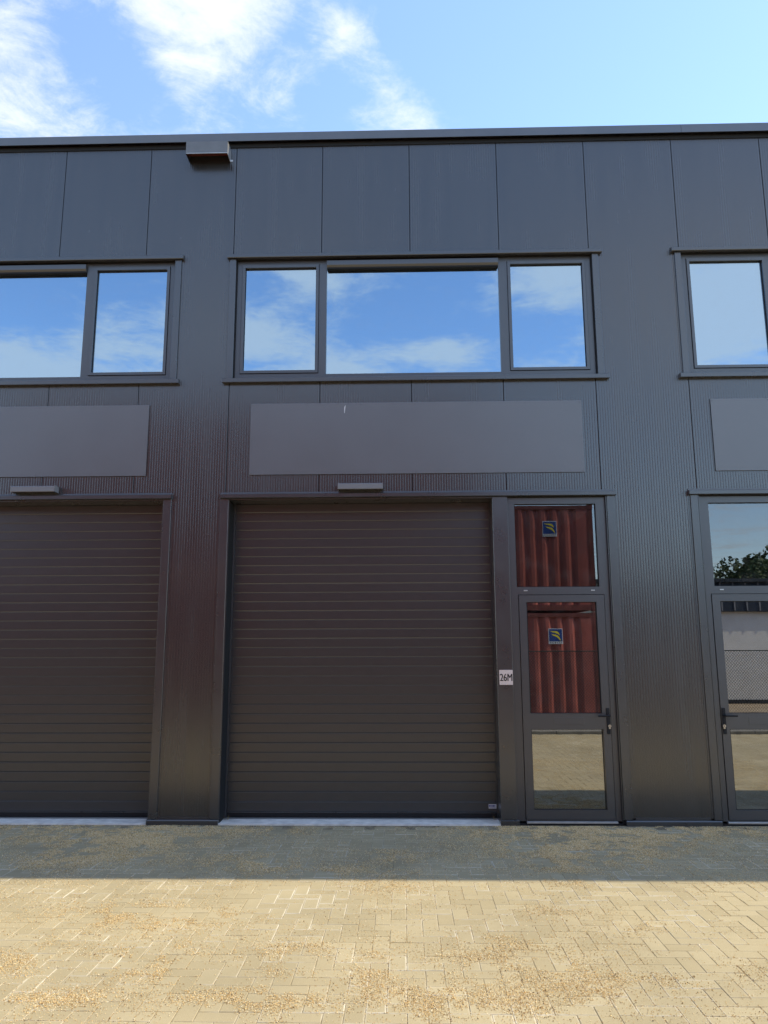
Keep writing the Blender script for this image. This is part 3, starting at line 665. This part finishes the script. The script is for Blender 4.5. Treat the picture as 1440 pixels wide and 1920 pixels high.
# ------------------------------------------------------------------ across the yard: what the glass mirrors
def container(z, label, y_front=-10.3, x1=8.47, emblem=True):
    L_, H_, W_ = 12.19, 2.57, 2.44; x0 = x1-L_
    o = empty('shipping_container'); o.location = (0, 0, z); tag(o, label, 'shipping container', 'red containers stacked behind the fence')
    def corr(y, sgn):
        mb = MB(); pts = []; x = x0+0.12; p = 0.278; d = 0.055
        while x + p < x1-0.12:
            pts += [(x, 0), (x+0.072, 0), (x+0.139, d), (x+0.211, d)]; x += p
        pts.append((x, 0)); pts.append((x1-0.12, 0))
        for (a, da), (b, db) in zip(pts, pts[1:]):
            mb.quad((a, y-sgn*(0.012+da), 0.16), (b, y-sgn*(0.012+db), 0.16), (b, y-sgn*(0.012+db), H_-0.11), (a, y-sgn*(0.012+da), H_-0.11))
        return mb
    yb = y_front-W_
    corr(y_front, 1).build('side_wall', 'cred', o); corr(yb, -1).build('side_wall', 'cred', o)
    MB().box(x0+0.05, x1-0.05, yb+0.06, y_front-0.06, H_-0.05, H_-0.03).build('roof_panel', 'cred', o)
    MB().box(x0+0.05, x1-0.05, yb+0.06, y_front-0.06, 0.12, 0.15).build('floor', 'cdark', o)
    for y in (y_front-0.06, yb): 
        MB().box(x0+0.1, x1-0.1, y, y+0.06, H_-0.11, H_-0.02).build('top_rail', 'cdark', o)
        MB().box(x0+0.1, x1-0.1, y, y+0.055, 0.03, 0.16).build('bottom_rail', 'cdark', o)
    for x in (x0, x1-0.12):
        for y in (y_front-0.12, yb):
            MB().box(x, x+0.12, y, y+0.12, 0.12, H_-0.12).build('corner_post', 'cdark', o)
            for zz in (0.0, H_-0.12): MB().cbox(x-0.004, x+0.13, y-0.005, y+0.125, zz, zz+0.119, 0.006).build('corner_casting', 'cdark', o)
    for x in (x0+0.03, x1-0.08): MB().box(x, x+0.05, yb+0.13, y_front-0.13, 0.05, H_-0.06).build('end_wall', 'cred', o)
    for k in range(4): MB().tube((x1+0.02, yb+0.4+k*0.55, 0.15), (x1+0.02, yb+0.4+k*0.55, H_-0.1), 0.017, seg=6).build('lock_rod', 'screw', o)
    if emblem:
        ex0, ex1, ez0, ez1 = emblem; y = y_front+0.004; W2 = ex1-ex0; H2 = ez1-ez0
        e = MB().box(ex0, ex1, y-0.004, y, ez0, ez1).build('emblem', 'white', o)
        MB().box(ex0+0.014, ex1-0.014, y+0.0005, y+0.002, ez0+H2*0.17, ez1-0.014).build('emblem_field', 'blue', e)
        P = lambda u, t: (ex0+u*W2, y+0.0035, ez0+t*H2)
        def swoosh(top, bot):
            mb = MB()
            for i in range(len(top)-1): mb.quad(P(*top[i]), P(*bot[i]), P(*bot[i+1]), P(*top[i+1]))
            mb.build('emblem_wing', 'yellow', e)
        swoosh([(.08,.86),(.25,.83),(.45,.84),(.62,.82),(.74,.72),(.80,.57)], [(.08,.85),(.28,.76),(.45,.73),(.60,.68),(.70,.62),(.79,.56)])
        swoosh([(.20,.64),(.35,.62),(.52,.60),(.66,.55),(.77,.43),(.87,.22)], [(.20,.63),(.34,.54),(.50,.49),(.62,.42),(.73,.31),(.86,.21)])
        u = 0.06
        for k, wv in enumerate((.09, .08, .07, .10, .07, .09, .08)):
            mb = MB(); mb.quad(P(u, .035), P(u+wv*0.55, .035), P(u+wv*0.8, .135), P(u+wv*0.3, .135)); mb.build('emblem_lettering', 'ink', e); u += wv+0.045
    return o
container(0.0, 'lower red shipping container with emblem, mirrored behind the fence in the glass door', emblem=(7.31-0.02, 7.65-0.02, 1.83, 2.19))
container(2.585, 'second red shipping container with emblem, mirrored in the pane above the middle glass door', emblem=(7.26, 7.60, 1.80, 2.17))
container(5.17, 'third red shipping container topping the stack, a dim sheen on the left cladding', x1=6.0, emblem=None)

container(0.0, 'lower red shipping container of an unseen stack added to darken the left roller door', x1=-4.0, emblem=None)  # unseen stack of two, added to darken what the left roller door reflects
container(2.585, 'upper red shipping container of an unseen stack added to darken the left roller door', x1=-4.0, emblem=None)
fence = empty('wire_fence'); tag(fence, 'chain link fence with a dark top wire, mirrored in the glass doors', 'fence')
FX0, FX1, FY, FH = -8.8, 27.2, -9.0, 1.665
wm = MB()
def wire(mb, p, q, r):
    p = Vector(p); q = Vector(q); d = (q-p).normalized(); a = Vector((0, 1, 0))*r; b = d.cross(Vector((0, 1, 0))).normalized()*r; n_ = len(mb.v)
    for c_ in (p, q): mb.v += [tuple(c_+a), tuple(c_-a*0.5+b*0.87), tuple(c_-a*0.5-b*0.87)]
    for i in range(3): j = (i+1) % 3; mb.f.append((n_+i, n_+j, n_+3+j, n_+3+i))
run = FH*0.85; x = FX0-run
while x < FX1:
    for s_ in (0, 1):
        a, b = (x, x+run) if s_ == 0 else (x+run, x)
        za, zb = 0.04, FH
        if max(a, b) <= FX1 and min(a, b) >= FX0: wire(wm, (a, FY+0.002*s_, za), (b, FY+0.002*s_, zb), 0.0033)
    x += 0.06
wm.build('wire_mesh', 'wire', fence)
MB().tube((FX0, FY+0.01, FH), (FX1, FY+0.01, FH), 0.012, seg=6).build('top_wire', 'wire', fence)
pm = MB().tube((0, 0, -0.02), (0, 0, FH+0.03), 0.024, seg=10).mesh('post', 'wire')
for k in range(13):
    o = bpy.data.objects.new('post', pm); col.objects.link(o); o.parent = fence; o.location = (FX0+k*3.0, FY-0.03, 0)

wb = empty('white_building'); tag(wb, 'low white rendered building with dark striped eaves, mirrored in the right glass door', 'building')
MB().box(10.4, 34, -29, -17.6, -0.02, 2.9).build('wall', 'wallw', wb)
MB().box(10.3, 34.1, -29.1, -17.45, 2.905, 3.86).build('fascia', 'stripe', wb)
MB().box(10.2, 34.2, -29.2, -17.35, 3.865, 3.98).build('roof_edge', 'trim', wb)
bt = MB().box(-0.02, 0.02, 0, 0.03, 2.93, 3.85).mesh('batten', 'lamp')
for k in range(58):
    o = bpy.data.objects.new('batten', bt); col.objects.link(o); o.parent = wb; o.location = (10.6+k*0.41, -17.448, 0)
MB().box(10.39, 34.01, -17.62, -17.58, -0.02, 0.10).build('base_course', 'black', wb)

def tree_meshes(seed, h, r, n):
    R_ = np.random.default_rng(seed)
    k = 26; cen = np.stack([R_.normal(0, r*0.42, k), R_.normal(0, r*0.42, k), R_.uniform(h*0.34, h*0.90, k)], 1)
    rad = R_.uniform(0.22, 0.42, k)*r
    rad *= 1.15 - 0.5*np.abs((cen[:,2]-h*0.6)/(h*0.5))
    w_ = R_.integers(0, k, n); d = R_.normal(size=(n, 3)); d /= np.linalg.norm(d, axis=1)[:,None]
    p = cen[w_] + d*rad[w_][:,None]*(R_.random(n)**0.35)[:,None]
    s = R_.uniform(0.07, 0.15, n)*r*0.42; a = R_.normal(size=(n,3)); a /= np.linalg.norm(a, axis=1)[:,None]; b = np.cross(a, R_.normal(size=(n,3))); b /= np.linalg.norm(b, axis=1)[:,None]
    V_ = np.stack([p-a*s[:,None], p+b*s[:,None]*0.6, p+a*s[:,None], p-b*s[:,None]*0.6], 1).reshape(-1, 3)
    F_ = np.arange(n*4).reshape(-1, 4)
    cm = finish_brick_mesh('crown', V_, F_, None, np.zeros(len(V_))); cm.materials.append(MAT['leaf'])
    tb = MB(); tb.tube((0,0,-0.1), (0.05,0,h*0.35), r*0.10, r*0.07, 10); tb.tube((0.05,0,h*0.35), (0.0,0.1,h*0.75), r*0.07, r*0.03, 8)
    for q in range(5):
        c_ = cen[q*3]; tb.tube((0.04, 0.02, h*(0.3+0.06*q)), tuple(c_), r*0.04, r*0.012, 6)
    return tb.mesh('trunk', 'bark'), cm
kinds = [tree_meshes(s_, 6.6, 2.9, 5200) for s_ in (3, 4, 5)]
spots = [(19.2,-36,.86,0,'bushy tree behind the white building, leftmost in the mirrored treeline'),(22.4,-35,1.0,1,'rounded tree behind the white building, second in the mirrored treeline'),(25.6,-36,1.14,2,'tallest tree behind the white building, at the right edge of the mirrored treeline'),
         (15.5,-39,.80,2,'small tree left of the mirrored treeline, half hidden behind the containers'),(29.5,-36,1.05,0,'broad tree far right behind the white building'),(33.4,-35,.95,1,'outermost tree far right behind the white building')]
for (x, y, s_, k, lab) in spots:
    t = empty('tree'); t.location = (x, y, 0); t.scale = (s_, s_, s_); t.rotation_euler = (0, 0, rnd.uniform(0, 6)); tag(t, lab, 'tree', 'trees beyond the white building')
    for nm, me in zip(('trunk', 'crown'), kinds[k]):
        o = bpy.data.objects.new(nm, me); col.objects.link(o); o.parent = t
